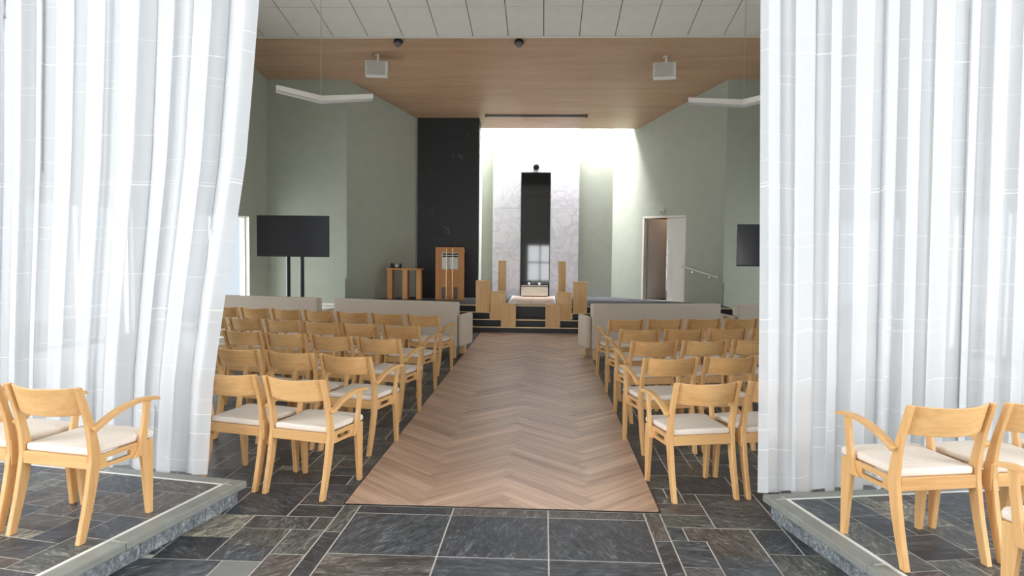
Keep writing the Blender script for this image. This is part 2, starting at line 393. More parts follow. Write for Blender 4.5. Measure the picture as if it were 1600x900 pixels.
for k, (x, wd, za, zb) in enumerate(wins): win_frame(k, 'door_2', wd, za, zb, 3 if wd > 2 else 2, 2, (x, -2.25, 0), 0, 'tall daylight window of the entrance room' if wd > 2 else 'glazed entrance door')
for sg in (-1, 1): win_frame(0, 'window_%d' % (7+sg), 4.4, .95, 4.4, 4, 2, (XC+sg*(AX+.12), .75, 0), R(90), 'tall daylight window of the entrance room, %s' % ('lectern side' if sg < 0 else 'door side'))
# hall side windows: first left one real, others unseen, added for hall light
def wpt(f, s, off): return f[0] + f[1]*s + f[2]*off
for side, f, lnn in (('left', fl, None), ('right', fr2, L2)):
    for k, (a, b) in enumerate(ws):
        s = (a+b)/2 if side == 'left' else L2-(a+b)/2
        p = wpt(f, s, .14); rz = math.atan2(f[1].y, f[1].x)
        nm = 'window_1' if (side == 'left' and k == 0) else 'window_%d' % (10+k+(5 if side == 'right' else 0))
        win_frame(0, nm, 2.0, .05, 2.34, 2, 1, (p.x, p.y, 0), rz, 'floor-length hall window in the %s side wall' % ('lectern' if side == 'left' else 'door'))
        q = wpt(f, s, .5); area('window_daylight', (q.x, q.y, 1.25), -f[2], 1.9, 2.2, 150 if side == 'left' else 85, (.95, .98, 1))

# ------------------------------------------------------------------ floor of slate
floor = struct('floor', MB().box(-11, 10.5, -2.5, 18.6, -.1, -.0015), grout)
rng = random.Random(7)
def slab(poly, z0=-.03, z1=0, ch=.0): return MB().prism(poly, z0, z1)
def rect(x0, x1, y0, y1, g=.0045): return [(x0+g, y0+g), (x1-g, y0+g), (x1-g, y1-g), (x0+g, y1-g)]
tiles = []                                           # (poly)
for c in range(3):
    xa = -1.165+.603*c
    tiles.append(rect(xa, xa+.603, 4.33, 4.455))
    y = 4.33
    while y > -1.7: tiles.append(rect(xa, xa+.603, y-.6, y)); y -= .6
for xa, xb in ((-1.27, -1.165), (.644, .745)):
    for ya, yb in ((4.02, 4.455), (3.44, 4.02), (2.9, 3.44), (2.3, 2.9), (1.8, 2.3), (1, 1.8), (0, 1), (-1, 0), (-2, -1)): tiles.append(rect(xa, xb, ya, yb))
handL = [(-1.57,-1.27,4.24,4.44),(-1.37,-1.27,4.04,4.24),(-1.77,-1.37,4.04,4.24),(-2.07,-1.77,3.89,4.24),(-1.77,-1.47,3.79,4.04),(-1.47,-1.27,3.70,4.04),(-1.77,-1.47,3.60,3.79),(-1.47,-1.27,3.3,3.70),
         (-1.68,-1.47,3.34,3.60),(-2.07,-1.77,3.60,3.89),(-2.27,-1.68,3.2,3.60),(-1.97,-1.57,4.24,4.84),(-1.57,-1.27,4.44,4.65),(-1.57,-1.27,4.65,4.84)]
handR = [(.745,1.045,4.24,4.44),(.745,1.045,4.44,4.64),(1.045,1.445,4.24,4.84),(.745,.845,4.035,4.24),(.745,.945,3.69,4.035),(.745,.945,3.34,3.69),(.945,1.245,3.34,3.79),(1.245,1.445,3.885,4.24),(1.445,1.645,3.885,4.24),(1.245,1.745,3.34,3.885)]
hand = handL + handR
for h in hand: tiles.append(rect(*h))
g_ = .0045
tiles.append([(.845+g_, 4.035+g_), (.945+g_, 4.035+g_), (.945+g_, 3.79+g_), (1.245-g_, 3.79+g_), (1.245-g_, 4.24-g_), (.845+g_, 4.24-g_)])
hand.append((.845, 1.245, 3.79, 4.24))
light_tile = rect(-1.68, -1.47, 3.34, 3.60)
SZ = [(2,2),(3,2),(2,3),(4,3),(3,4),(4,2),(3,3),(2,4),(5,3),(1,2),(2,1),(4,4),(3,1)]
def fill(x0, x1, y0, y1, seed, taken):
    rg = random.Random(seed); nx, ny = round((x1-x0)/.1), round((y1-y0)/.1)
    occ = [[False]*ny for _ in range(nx)]
    for (a, b, c, d) in taken:
        for i in range(nx):
            xm = x0+.1*(i+.5)
            if not a < xm < b: continue
            for j in range(ny):
                if c < y0+.1*(j+.5) < d: occ[i][j] = True
    out = []
    for j in range(ny):
        for i in range(nx):
            if occ[i][j]: continue
            opts = SZ[:]; rg.shuffle(opts); opts.append((1, 1))
            for a, b in opts:
                if i+a <= nx and j+b <= ny and not any(occ[p][q] for p in range(i, i+a) for q in range(j, j+b)): break
            for p in range(i, i+a):
                for q in range(j, j+b): occ[p][q] = True
            out.append((x0+.1*i, x0+.1*(i+a), y0+.1*j, y0+.1*(j+b)))
    return out
gen = fill(-8.07, -1.27, 3.24, 14.24, 3, hand) + fill(.745, 7.545, 3.24, 14.24, 5, hand)
gen2 = fill(-8.07, -1.27, -2.06, 3.24, 9, hand) + fill(.745, 7.545, -2.06, 3.24, 11, hand)
def score(t):                                        # how large a stone shows: near and beside the runner first
    x, y = (t[0]+t[1])/2, (t[2]+t[3])/2
    return math.hypot(x-XC, y) + max(0, abs(x-XC)-2.3)*3
gen.sort(key=score)
NPART = 300-len(tiles)
for t in gen[:NPART]: tiles.append(rect(*t))
for pl in tiles:
    cx = sum(p[0] for p in pl)/len(pl); cy = sum(p[1] for p in pl)/len(pl)
    o = part('slate_tile', MB().prism([(x-cx, y-cy) for x, y in pl], -.03, 0), slatepale if pl == light_tile else slate, floor)
    o.location = (cx, cy, rng.uniform(-.0012, .0012))
rest = MB()
for t in gen[NPART:] + gen2: rest.prism(rect(*t), -.03, 0)
part('slate_tiles', rest, slate, floor)['kind'] = 'stuff'

# ------------------------------------------------------------------ herringbone runner
RX0, RX1, RY0, RY1 = -1.272, .748, 4.465, 14.2
run = struct('floor_runner', MB().box(RX0, RX1, RY0, RY1, -.03, .004), darkgrout); run['label'] = 'herringbone oak runner down the aisle'
def clip(poly, f):
    out = []
    for i in range(len(poly)):
        a, b = poly[i], poly[(i+1) % len(poly)]; fa, fb = f(a), f(b)
        if fa >= 0: out.append(a)
        if (fa >= 0) != (fb >= 0):
            t = fa/(fa-fb); out.append((a[0]+(b[0]-a[0])*t, a[1]+(b[1]-a[1])*t))
    return out
PW = .128; PL = PW*6; q2 = math.sqrt(.5); pmesh = {}
def toxy(a, b): return ((a-b)*q2, (a+b)*q2)
apex = toxy(PL, PW)
for m in range(-3, 4):
    for k in range(-20, 130):
        for vert in (0, 1):
            a0, b0 = k*PW+m*PL, k*PW-m*PL
            if not vert: c = [(a0, b0), (a0+PL, b0), (a0+PL, b0+PW), (a0, b0+PW)]
            else: c = [(a0+PL, b0+PW-PL), (a0+PL+PW, b0+PW-PL), (a0+PL+PW, b0+PW), (a0+PL, b0+PW)]
            gp = .0009
            c = [(c[0][0]+gp, c[0][1]+gp), (c[1][0]-gp, c[1][1]+gp), (c[2][0]-gp, c[2][1]-gp), (c[3][0]+gp, c[3][1]-gp)]
            P = [toxy(*p) for p in c]; P = [(x-apex[0]+XC-.01, y-apex[1]+4.72) for x, y in P]
            cx = sum(p[0] for p in P)/4; cy = sum(p[1] for p in P)/4; ang = R(45) if not vert else R(135)
            if cx < RX0-.6 or cx > RX1+.6 or cy < RY0-.6 or cy > RY1+.6: continue
            Q = P
            for f in (lambda p: p[0]-RX0-.002, lambda p: RX1-.002-p[0], lambda p: p[1]-RY0-.002, lambda p: RY1-.002-p[1]):
                if len(Q) >= 3: Q = clip(Q, f)
            if len(Q) < 3: continue
            ar = abs(sum(Q[i][0]*Q[(i+1) % len(Q)][1]-Q[(i+1) % len(Q)][0]*Q[i][1] for i in range(len(Q))))/2
            if ar < .002: continue
            ca, sa = math.cos(-ang), math.sin(-ang)
            loc = [((x-cx)*ca-(y-cy)*sa, (x-cx)*sa+(y-cy)*ca) for x, y in Q]
            whole = len(Q) == 4 and abs(ar-PL*PW) < .004
            if whole and 'w' in pmesh: me = pmesh['w']
            else:
                me = MB().prism(loc, -.01, 0).mesh('plank', plankm)
                if whole: pmesh['w'] = me
            o = link('plank', me, run); o.location = (cx, cy, .009+rng.uniform(0, .0004)); o.rotation_euler = (0, 0, ang)
part('edge_trim', MB().box(RX0-.004, RX1+.004, RY0-.006, RY0, -.02, .006), black, run)
for x in (RX0-.004, RX1): part('edge_trim', MB().box(x, x+.004, RY0, RY1, -.02, .009), black, run)

# ------------------------------------------------------------------ raised slate platforms under the curtains
PZ = .14; PA = R(11.3)
def platform(side):
    sgn = -1 if side == 'left' else 1
    cx = -1.915 if sgn < 0 else 1.385
    t = tag(empty('floor_platform_'+side, (cx, 4.465, 0)), 'raised slate platform with pale stone edge before the %s curtain' % ('lectern-side' if sgn < 0 else 'door-side'), kind='structure')
    e1 = Vector((sgn*math.cos(PA), math.sin(PA), 0)); e2 = Vector((sgn*math.sin(PA), -math.cos(PA), 0))
    def place(o, a, b, z=0):
        o.location = e1*a + e2*b + Vector((0, 0, z)); o.rotation_euler = (0, 0, math.atan2(e2.x*-1, -e2.y) if 0 else (PA if sgn > 0 else -PA)); return o
    W, D = 7.2, 7.6
    sx = sgn
    def loc_box(a0, a1, b0, b1, z0, z1):             # in local axes: x = sgn*a, y = -b
        x0, x1 = sorted((sx*a0, sx*a1)); return MB().box(x0, x1, -b1, -b0, z0, z1)
    place(part('platform_core', loc_box(.045, W, .05, D, 0, PZ-.0008), grout, t), 0, 0)
    ms = {}
    def piece(name, a0, a1, b0, b1, z0, z1, mat, bev=0):
        ca, cb = (a0+a1)/2, (b0+b1)/2; key = (name, round(a1-a0, 3), round(b1-b0, 3))
        if key not in ms: ms[key] = MB().box(-(a1-a0)/2, (a1-a0)/2, -(b1-b0)/2, (b1-b0)/2, z0, z1).mesh(name, mat, bevel=bev, seg=1)
        o = link(name, ms[key], t); place(o, ca, cb); return o
    # edging slabs: along the front edge (facing the aisle) and along the back under the curtain
    b = 0.0
    for k, ln in enumerate((.10, .92, .95, .95, .95, .95, .95, .95)):
        piece('edging_slab', 0, .10, b+.002, b+ln-.002, PZ-.045, PZ, edgestone, .006); b += ln
    a = .10
    while a < W: piece('edging_slab', a+.002, a+.93, 0, .10, PZ-.045, PZ, edgestone, .006); a += .932
    # split-faced riser stones
    b = .05; rg = random.Random(3 if sgn < 0 else 4)
    while b < D-.3:
        ln = rg.choice((.36, .42, .5, .45)); piece('riser_stone', .032, .06, b+.003, b+ln-.003, 0, PZ-.046, riserstone, .004); b += ln
    a = .05
    while a < 2.5: piece('riser_stone', a+.003, a+.45, .03, .055, 0, PZ-.046, riserstone, .004); a += .453
    piece('inlay_line', .102, .118, .118, D, PZ-.02, PZ+.001, whiteline); piece('inlay_line', .102, W, .102, .118, PZ-.02, PZ+.001, whiteline)
    tl = fill(.12, 6.12, .12, 7.42, 21 if sgn < 0 else 23, [])
    tl.sort(key=lambda q: (q[0]+q[1])/2*1.1 + (q[2]+q[3])/2)
    rest = MB()
    for i, q in enumerate(tl):
        if i < 240:
            o = piece('slate_tile', q[0]+.003, q[1]-.003, q[2]+.003, q[3]-.003, PZ-.03, PZ, slate)
        else:
            x0, x1 = sorted((sx*q[0], sx*q[1])); rest.box(x0+.003, x1-.003, -q[3]+.003, -q[2]-.003, PZ-.03, PZ)
    place(part('slate_tiles', rest, slate, t), 0, 0)['kind'] = 'stuff'
platform('left'); platform('right')

# ------------------------------------------------------------------ chancel: floor, steps, back wall cladding
SH, ST, SY = .1225, .30, 14.2
st = tag(empty('floor_chancel', (0, SY, 0)), 'dark chancel floor raised on four black steps with brass nosings', kind='structure')
SX0, SX1 = -4.52, 3.96
def chan(name, x0, x1, y0, y1, z0, z1, mat): return part(name, MB().box(x0, x1, y0-SY, y1-SY, z0, z1), mat, st)
chan('step', SX0, SX1, SY, SY+ST, 0, SH, blackstep); chan('step', SX0, SX1, SY+ST, SY+3*ST, 0, 2*SH, blackstep)
chan('step', SX0, -1.135, SY+2*ST, SY+3*ST, 2*SH, 3*SH, blackstep); chan('step', .578, SX1, SY+2*ST, SY+3*ST, 2*SH, 3*SH, blackstep)
fp = [(SX0, SY+3*ST), (SX1, SY+3*ST), (3.97, YF), (RW(YB)+.02, YB), (-1.62, YB), (-1.62, 17.43), (LW(17.43), 17.43), (-4.52, YF)]
part('chancel_base', MB().prism([(x, y-SY) for x, y in fp], 0, 4*SH-.012), blackstep, st)
part('carpet', MB().prism([(x, y-SY+(.02 if y < 15.2 else 0)) for x, y in fp], 4*SH-.012, 4*SH), chancelf, st)
NS = .016
for x0, x1, k in ((SX0, SX1, 1), (SX0, SX1, 2), (SX0, -1.135, 3), (.578, SX1, 3), (SX0, SX1, 4)):
    y = SY+(k-1)*ST; chan('nosing', x0, x1, y-.008, y+.02, k*SH-NS, k*SH+.001, gold)
for x0, x1 in ((-1.143, -1.125), (.568, .586)): chan('nosing', x0, x1, SY+2*ST-.008, SY+2*ST+.012, 2*SH, 3*SH, gold)
# white marble cladding with the tall dark niche
MYF = YB-.05
mar = tag(empty('wall_marble', (0, MYF, 0)), 'white veined marble cladding around a tall black niche', kind='structure')
def slabm(x0, x1, z0, z1, mat=wmarble, name='marble_slab'):
    cx, cz = (x0+x1)/2, (z0+z1)/2
    o = part(name, MB().box(x0-cx+.0025, x1-cx-.0025, 0, .045, z0-cz+.0025, z1-cz-.0025), mat, mar); o.location = (cx, 0, cz)
NX0, NX1, NZ = -.632, .122, 3.66
for z0, z1 in ((.49, 1.6), (1.6, 2.74), (2.74, 3.66)): slabm(-1.358, NX0, z0, z1)
for z0, z1 in ((.49, 1.58), (1.58, 2.74), (2.74, 3.66)): slabm(NX1, .852, z0, z1)
slabm(-1.358, NX0, 3.66, 3.93); slabm(NX0, NX1, 3.66, 3.93); slabm(NX1, .852, 3.66, 3.93)
slabm(-1.358, -.25, 3.93, 5.2); slabm(-.25, .852, 3.93, 5.2); slabm(-1.358, .852, 5.2, 6.5)
gl = part('niche_glass', MB().box(NX0, NX1, .03, .046, .49, NZ), nicheg, mar)
for x in (NX0, NX1-.015): part('niche_frame', MB().box(x, x+.015, -.004, .046, .49, NZ), black, gl)
part('niche_frame', MB().box(NX0, NX1, -.004, .046, NZ-.02, NZ), black, gl)
o = tag(part('niche_spotlight', MB().lathe([(.075, 0), (.075, .03), (.05, .04), (.045, .02)], n=24), black), 'small round black spotlight set in the marble above the niche', 'spotlight')
o.location = (-.252, MYF, 3.795); o.rotation_euler = (R(90), 0, 0)
# black marble panel beside the lectern
bp = tag(empty('wall_black_marble', (0, 17.43, 0)), 'tall black marble panel behind the lectern', kind='structure')
for z0, z1 in ((.49, 1.98), (1.98, 3.46), (3.46, 4.86)):
    cz = (z0+z1)/2; o = part('marble_slab', MB().box(-.755, .755, -.04, 0, z0-cz+.0005, z1-cz-.0005), bmarble, bp); o.location = (-2.392, 0, cz)
part('edge_trim', MB().box(LW(17.43)+.0, -3.15, -.02, 0, .49, 4.86), green, bp)

# ------------------------------------------------------------------ door, handrail, exit lamp on the 45 degree wall
def onwall(f, s, off, z): return f[0] + f[1]*s - f[2]*off + Vector((0, 0, z))
rzr = math.atan2(fr[1].y, fr[1].x)
S0, S1, DZ0, DZ1 = 1.005, 2.255, .49, 2.53
d1 = tag(empty('door_1', onwall(fr, S0, 0, DZ0), rzr), 'pale double door beside the handrail, one leaf standing open', kind='structure')
# local x runs from the handrail side towards the back wall, y points into the corridor is -; room is +y
H = DZ1-DZ0; Wd = S1-S0
for a, b in ((0, .05), (Wd-.05, Wd)): part('door_frame', MB().box(a, b, -.14, .0, 0, H), whitep, d1)
part('door_frame', MB().box(0, Wd, -.14, .0, H-.05, H), whitep, d1)
lf = part('door_leaf', MB().box(.05, .56, -.09, -.045, .005, H-.055), whitep, d1, bevel=.003)
hb = MB().cyl((.50, .0, .55), (.50, .0, 1.45), .012).cyl((.50, .0, .55), (.50, -.045, .55), .011).cyl((.50, .0, 1.45), (.50, -.045, 1.45), .011)
part('door_handle', hb, chrome, lf); part('door_bolt', MB().box(.53, .555, -.046, -.04, .0, .25), domeg, lf)
leaf2 = MB().box(0, .60, -.022, .022, .005, H-.055)
o2 = part('door_leaf', leaf2, whitep, d1, bevel=.003); o2.location = (Wd-.055, -.16, 0); o2.rotation_euler = (0, 0, R(180+78))
for z in (.3, 1.0, 1.75): part('hinge', MB().cyl((-.01, .0, z), (-.01, .0, z+.1), .012), chrome, o2)
# corridor behind the door
cor = MB().box(-.6, 2.4, -1.9, -1.8, 0, 2.7).box(-.7, -.6, -1.9, -.2, 0, 2.7).box(2.4, 2.5, -1.9, -.2, 0, 2.7).box(-.7, 2.5, -1.9, -.2, 2.7, 2.8)
co = struct('wall_corridor', cor, brownw); co.location = onwall(fr, S0, 0, DZ0); co.rotation_euler = (0, 0, rzr)
cf = struct('floor_corridor', MB().box(-.7, 2.5, -1.9, -.0, -.1, -.002), chancelf); cf.location = onwall(fr, S0, 0, DZ0); cf.rotation_euler = (0, 0, rzr)
cl = onwall(fr, S0+.8, -1.0, DZ0+2.6); area('corridor_ceiling_lamp', cl, (0, 0, -1), .5, .5, 10, (1, .72, .5))
hr = tag(empty('handrail', onwall(fr, 0, 0, 0), rzr), 'white sloping handrail fixed to the wall beside the door', 'handrail')
part('rail', MB().cyl((1.05, .07, 1.335), (.11, .07, 1.113), .02), whitep, hr, smooth=False)
for x, z in ((.78, 1.265), (.33, 1.16)): part('bracket', MB().cyl((x, .07, z-.005), (x, .04, z-.05), .009).cyl((x, .04, z-.05), (x, 0, z-.05), .02), chrome, hr)
ex = tag(empty('door_sensor', onwall(fr, 1.66, 0, 2.60), rzr), 'tiny white sensor on the wall above the double door', 'sensor')
part('housing', MB().box(-.05, .05, 0, .05, 0, .09), whitep, ex, bevel=.01); part('lens', MB().box(-.015, .03, .05, .055, 0, .06), domeg, ex)

# convectors and casings at the wall planes beside the chancel
for nm, x, lab in (('convector', -4.86, 'low white convector by the wall on the lectern side'), ('convector', 4.28, 'low white convector by the wall on the door side')):
    t = tag(empty(nm, (x, YF-.13, 0)), lab, 'radiator')
    part('casing', MB().box(-.3, .3, -.1, .12, .0, .38), greyp, t); part('top_plate', MB().box(-.32, .32, -.12, .12, .38, .42), white, t)
    for k in range(6): part('slat', MB().box(-.26, .26, -.11, -.1, .06+.05*k, .085+.05*k), white, t)
for x0, x1, lab in ((-4.72, -4.56, 'left'), (4.0, 4.14, 'right')):
    struct('trim_%d' % (1 if x0 < 0 else 2), MB().box(x0, x1, YF-.02, YF, 0, .98), green)

# ------------------------------------------------------------------ things on the wood ceiling
pl = math.atan(.456)
def on_ceiling(name, x, y, label, cat, group=None):
    t = tag(empty(name, (x, y, zc(y))), label, cat, group); return t
for x, y, lab in ((-3.12, 14.94, 'small dark dome sensor on the oak ceiling near the lectern-side loudspeaker'), (-.597, 14.96, 'small dark dome sensor on the oak ceiling above the runner')):
    t = on_ceiling('dome_sensor', x, y, lab, 'sensor'); t.rotation_euler = (-pl, 0, 0)
    part('mount_ring', MB().lathe([(.09, -.04), (.095, 0)], n=20), black, t)
    part('dome', MB().lathe([(.02, -.13), (.05, -.12), (.068, -.09), (.072, -.04)], n=20), domeg, t, smooth=True)
for x, y, rz, lab in ((-3.66, 15.3, R(9), 'white box loudspeaker under the oak ceiling on the lectern side'), (2.47, 15.36, R(-12), 'white box loudspeaker under the oak ceiling on the door side')):
    t = on_ceiling('loudspeaker', x, y, lab, 'loudspeaker'); t.rotation_euler = (0, 0, rz)
    part('bracket', MB().cyl((.03, 0, -.012), (.03, -.05, -.2), .026).cyl((.0, .0, -.012), (-.04, 0, -.05), .012), white, t)
    hs = part('housing', MB().box(-.235, .235, -.05, .13, -.48, -.16), white, t, bevel=.012)
    part('grille', MB().box(-.205, .185, -.058, -.05, -.47, -.17), greyp, hs); part('badge', MB().cyl((-.195, -.055, -.32), (-.195, -.066, -.32), .018), white, hs)
    t.rotation_euler = (R(-6), 0, rz)
t = on_ceiling('slot_diffuser', -.258, 17.318, 'long black slot diffuser in the oak ceiling above the niche', 'vent'); t.rotation_euler = (-pl, 0, 0)
part('slot', MB().box(-1.235, 1.235, -.035, .035, -.014, -.001), black, t)
for x in (-1.235, 1.175): part('end_cap', MB().box(x, x+.06, -.05, .05, -.02, -.001), black, t)
# boomerang lamps
def vlamp(cx, cy, cz, rz, lab):
    t = tag(empty('pendant_lamp', (cx, cy, cz), rz), lab, 'lamp', 'V-shaped pendant lamps')
    for s in (-1, 1):
        m = MB(); e = Vector((s*.57, -.40, .012)); 
        for z0, z1, w0, w1 in ((0, .065, .1, .05),):
            v = []
            for p, wd, h in ((Vector((0, 0, 0)), .15, .075), (e, .09, .065)):
                for dy, dz in ((-wd/2, .01), (wd/2, .01), (wd/2, h), (-wd/2, h)): v.append((p.x, p.y+dy, p.z+dz))
            m.add(v, [(0,1,2,3),(7,6,5,4),(0,4,5,1),(1,5,6,2),(2,6,7,3),(3,7,4,0)])
        arm = part('lamp_arm', m, lampd, t)
        v2 = [(x, y*.9, z-.012) for x, y, z in [v[0], v[1], v[5], v[4]]] + [v[0], v[1], v[5], v[4]]
        part('diffuser', MB().add(v2, [(0,3,2,1),(4,5,6,7),(0,1,5,4),(1,2,6,5),(2,3,7,6),(3,0,4,7)]), greyp, arm)
    part('cable', MB().cyl((0, 0, .05), (0, 0, zc(cy)-cz), .004, n=6), steel, t)
vlamp(-2.862, 9.0, 3.50, R(25), 'white V-shaped pendant lamp hanging above the lectern-side chairs')
vlamp(2.42, 9.0, 3.46, R(-25), 'white V-shaped pendant lamp hanging above the door-side chairs')

# ------------------------------------------------------------------ televisions on stands
def tv(cx, cy, rz, zc_, lab):
    t = tag(empty('television_stand', (cx, cy, 0), rz), 'twin-post black floor stand under the '+lab+' television', 'stand')
    part('base_plate', MB().box(-.5, .5, -.3, .3, 0, .03), black, t, bevel=.006)
    for x in (-.14, .14): part('post', MB().cyl((x, .125, .03), (x, .125, zc_+.1), .042, n=16), black, t)
    part('mounting_plate', MB().box(-.3, .3, .04, .083, zc_-.2, zc_+.2), black, t)
    s = tag(empty('television', (cx, cy, 0), rz), 'wide black television screen on a stand, '+lab+' of the aisle', 'television')
    part('housing', MB().box(-.72, .72, -.03, .035, zc_-.415, zc_+.405), black, s, bevel=.006)
    part('screen', MB().box(-.71, .71, -.034, -.028, zc_-.39, zc_+.395), screenm, s)
tv(-5.03, 14.0, R(2), 1.90, 'lectern side'); tv(4.46, 14.0, R(-14), 1.815, 'door side')

# ------------------------------------------------------------------ lectern, side table with cups
lt = tag(empty('lectern', (-2.21, 16.45, .49)), 'oak lectern with paper sheet and two slim rods before black marble', 'lectern')
part('front_board', MB().box(-.335, .335, 0, .04, 0, 1.23), lectw, lt, bevel=.003)
part('reading_shelf', MB().prism_x([(.04, 1.05), (.45, 1.13), (.45, 1.16), (.04, 1.09)], -.3, .3), lectw, lt)
part('rear_post', MB().box(-.12, .12, .04, .22, 0, 1.06), lectw, lt); part('foot_plate', MB().box(-.3, .3, .04, .42, 0, .03), lectw, lt)
sh = part('paper_sheet', MB().box(-.182, .19, -.006, 0, .72, 1.10), paper, lt); part('dark_slot', MB().box(-.17, .19, -.012, -.006, 1.0, 1.085), black, sh)
part('slot_bar', MB().box(-.2, .21, -.02, -.012, 1.035, 1.05), chrome, sh)
part('grey_print', MB().prism_x([(-.008, .73), (-.006, .73), (-.006, .99), (-.008, .99)], -.06, .0), greyp, sh)
for x in (-.075, .068):
    rd = part('rod', MB().cyl((x, -.03, .03), (x, -.03, 1.18), .008), gold, lt)
    part('knob', MB().cyl((x, -.045, 1.18), (x, 0, 1.18), .018), gold, rd); part('knob', MB().cyl((x, -.045, .05), (x, 0, .05), .018), gold, rd)
for x in (-.19, .10): part('grey_pad', MB().box(x, x+.085, -.004, 0, .02, .30), domeg, lt)
mi = MB()
for k, x in enumerate((-.1, .1)):
    mi.cyl((x, .2, 1.12), (x, .16, 1.33), .005).cyl((x, .16, 1.33), (x, .12, 1.345), .008)
part('microphone', mi, black, lt)
tb = tag(empty('side_table', (-3.30, 16.65, .49)), 'oak side table on three board legs beside the lectern', 'table')
part('table_top', MB().prism([(-.41, -.18), (.05, -.22), (.41, -.18), (.41, .2), (-.41, .2)], .69, .725), lectw, tb, bevel=.003)
for x, y, rz in ((-.34, -.12, 0), (.03, -.16, 0), (.34, -.1, 0)): part('leg', MB().prism([(x-.06, y), (x+.06, y-.02), (x+.06, y+.18), (x-.06, y+.2)], 0, .69), lectw, tb)
def cup(name, x, y, prof, mat, lab):
    o = tag(empty(name, (x, y, .49+.725)), lab, 'cup')
    part('body', MB().lathe(prof, n=16), mat, o, smooth=True); return o
cup('coffee_pot', -3.60, 16.62, [(.045, 0), (.05, .02), (.05, .09), (.04, .11)], black, 'small black pot on the end of the side table')
o = cup('silver_pot', -3.49, 16.66, [(.04, 0), (.05, .03), (.045, .1), (.02, .125)], chrome, 'small silver pot standing between two black pots')
cup('coffee_pot', -3.40, 16.60, [(.03, 0), (.034, .05), (.03, .1), (.015, .11)], black, 'slim black pot beside the drinking glasses')
tg = 'drinking glasses on the side table'
for x, lab in ((-3.30, 'clear drinking glass right next to the slim black pot'), (-3.22, 'clear drinking glass last in line towards the lectern')):
    o = cup('drinking_glass', x, 16.62, [(.028, 0), (.03, .01), (.034, .11), (.031, .11), (.028, .015)], glass, lab); o['group'] = tg; o['category'] = 'glass'

# ------------------------------------------------------------------ oak boxes on the steps, catafalque, metal urn case
def obox(name, x0, x1, y0, dep, z0, z1, lab, grp):
    t = tag(empty(name, ((x0+x1)/2, y0+dep/2, z0)), lab, 'plinth'); wd = (x1-x0)/2
    part('body', MB().box(-wd, wd, -dep/2, dep/2, 0, z1-z0-.02), boxw, t, bevel=.003)
    part('top_board', MB().box(-wd, wd, -dep/2, dep/2, z1-z0-.019, z1-z0), boxw, t, bevel=.002)
for s, side in ((-1, 'lectern side'), (1, 'door side')):
    def mx(a, b):
        return (XC-b, XC-a) if s < 0 else (XC+a, XC+b)
    obox('oak_plinth', *mx(.30, .595), SY+.03, .25, SH, .587, 'low oak box on the lowest chancel step, '+side, 'g')
    obox('oak_plinth', *mx(.525, .835), SY+ST+.03, .25, 2*SH, .813, 'mid-height oak box on the second chancel step, '+side, 'g')
    obox('oak_plinth', *mx(.875, 1.165), SY+2*ST+.02, .26, 3*SH, 1.02, 'oak box on the third chancel step, '+side, 'g')
    obox('oak_column', *mx(.565, .73), SY+3*ST+.2, .17, 4*SH, 1.44, 'tall slim oak column behind the boxes, '+side, 'g')
cat = tag(empty('catafalque_track', (XC, 15.12, .49)), 'pale polished low deck leading to the black niche', 'deck')
for s in (-1, 1):
    x0, x1 = sorted((s*.004, s*.50)); part('deck_board', MB().box(x0, x1, .06, 2.95, 0, .018), palew, cat)
    x0, x1 = sorted((s*.50, s*.53)); part('edge_strip', MB().box(x0, x1, .06, 2.95, 0, .022), white, cat)
ur = tag(empty('urn_case', (-.252, 17.75, .509)), 'brushed metal case with two knobs before the black niche', 'case')
part('body', MB().box(-.335, .335, 0, .4, .02, .255), steel, ur, bevel=.006); part('base', MB().box(-.31, .31, .02, .38, 0, .02), black, ur)
part('lid', MB().box(-.335, .335, 0, .4, .258, .275), domeg, ur, bevel=.004)
for x in (-.14, .12): part('knob', MB().lathe([(.02, .275), (.018, .29), (.03, .31), (.032, .335), (.015, .35)], c=(x, .08, 0), n=14), white, ur, smooth=True)

# ------------------------------------------------------------------ sofas
def sofa(ex, ey, ang, sgn, length, lab):
    """ex, ey: rear corner of the back at its aisle end; runs away from the aisle along its back"""
    t = tag(empty('sofa', (ex, ey, 0), ang), lab, 'sofa')
    def bx(a0, a1, b0, b1, z0, z1):
        x0, x1 = sorted((sgn*a0, sgn*a1)); return MB().box(x0, x1, b0, b1, z0, z1)
    bk = part('backrest', bx(0, length, 0, .17, .17, .86), sofaf, t, bevel=.02, seg=3)
    part('piping', bx(.02, length-.02, -.004, .006, .828, .834), sofaf, bk)
    part('seat_base', bx(0, length, .1, .68, .17, .34), sofaf, t, bevel=.02, seg=3)
    h = length/2
    for a0, a1 in ((0, h-.004), (h+.004, length)): part('seat_cushion', bx(a0+.02, a1-.02, .16, .70, .34, .46), sofaf, t, bevel=.035, seg=3)
    for a0, a1 in ((-.085, -.003), (length+.003, length+.085)): part('armrest', bx(a0, a1, .05, .60, .17, .67), sofaf, t, bevel=.039, seg=4)
    for a in (.03, length-.11):
        for b0 in (.02, .52): part('leg', bx(a, a+.08, b0, b0+.08, .004 if 0 else 0, .17), boxw, t)
SA = R(11.3)
def sofas(sgn, ex, ey, side):
    an = SA*sgn
    sofa(ex, ey, an, sgn, 2.05, 'beige linen sofa beside the runner, %s' % side)
    d = 2.05+.29
    sofa(ex+sgn*d*math.cos(SA), ey+d*math.sin(SA), an, sgn, 2.05, 'beige linen sofa further from the runner, %s' % side)
sofas(-1, -1.335, 10.72, 'lectern side'); sofas(1, .735, 10.75, 'door side')

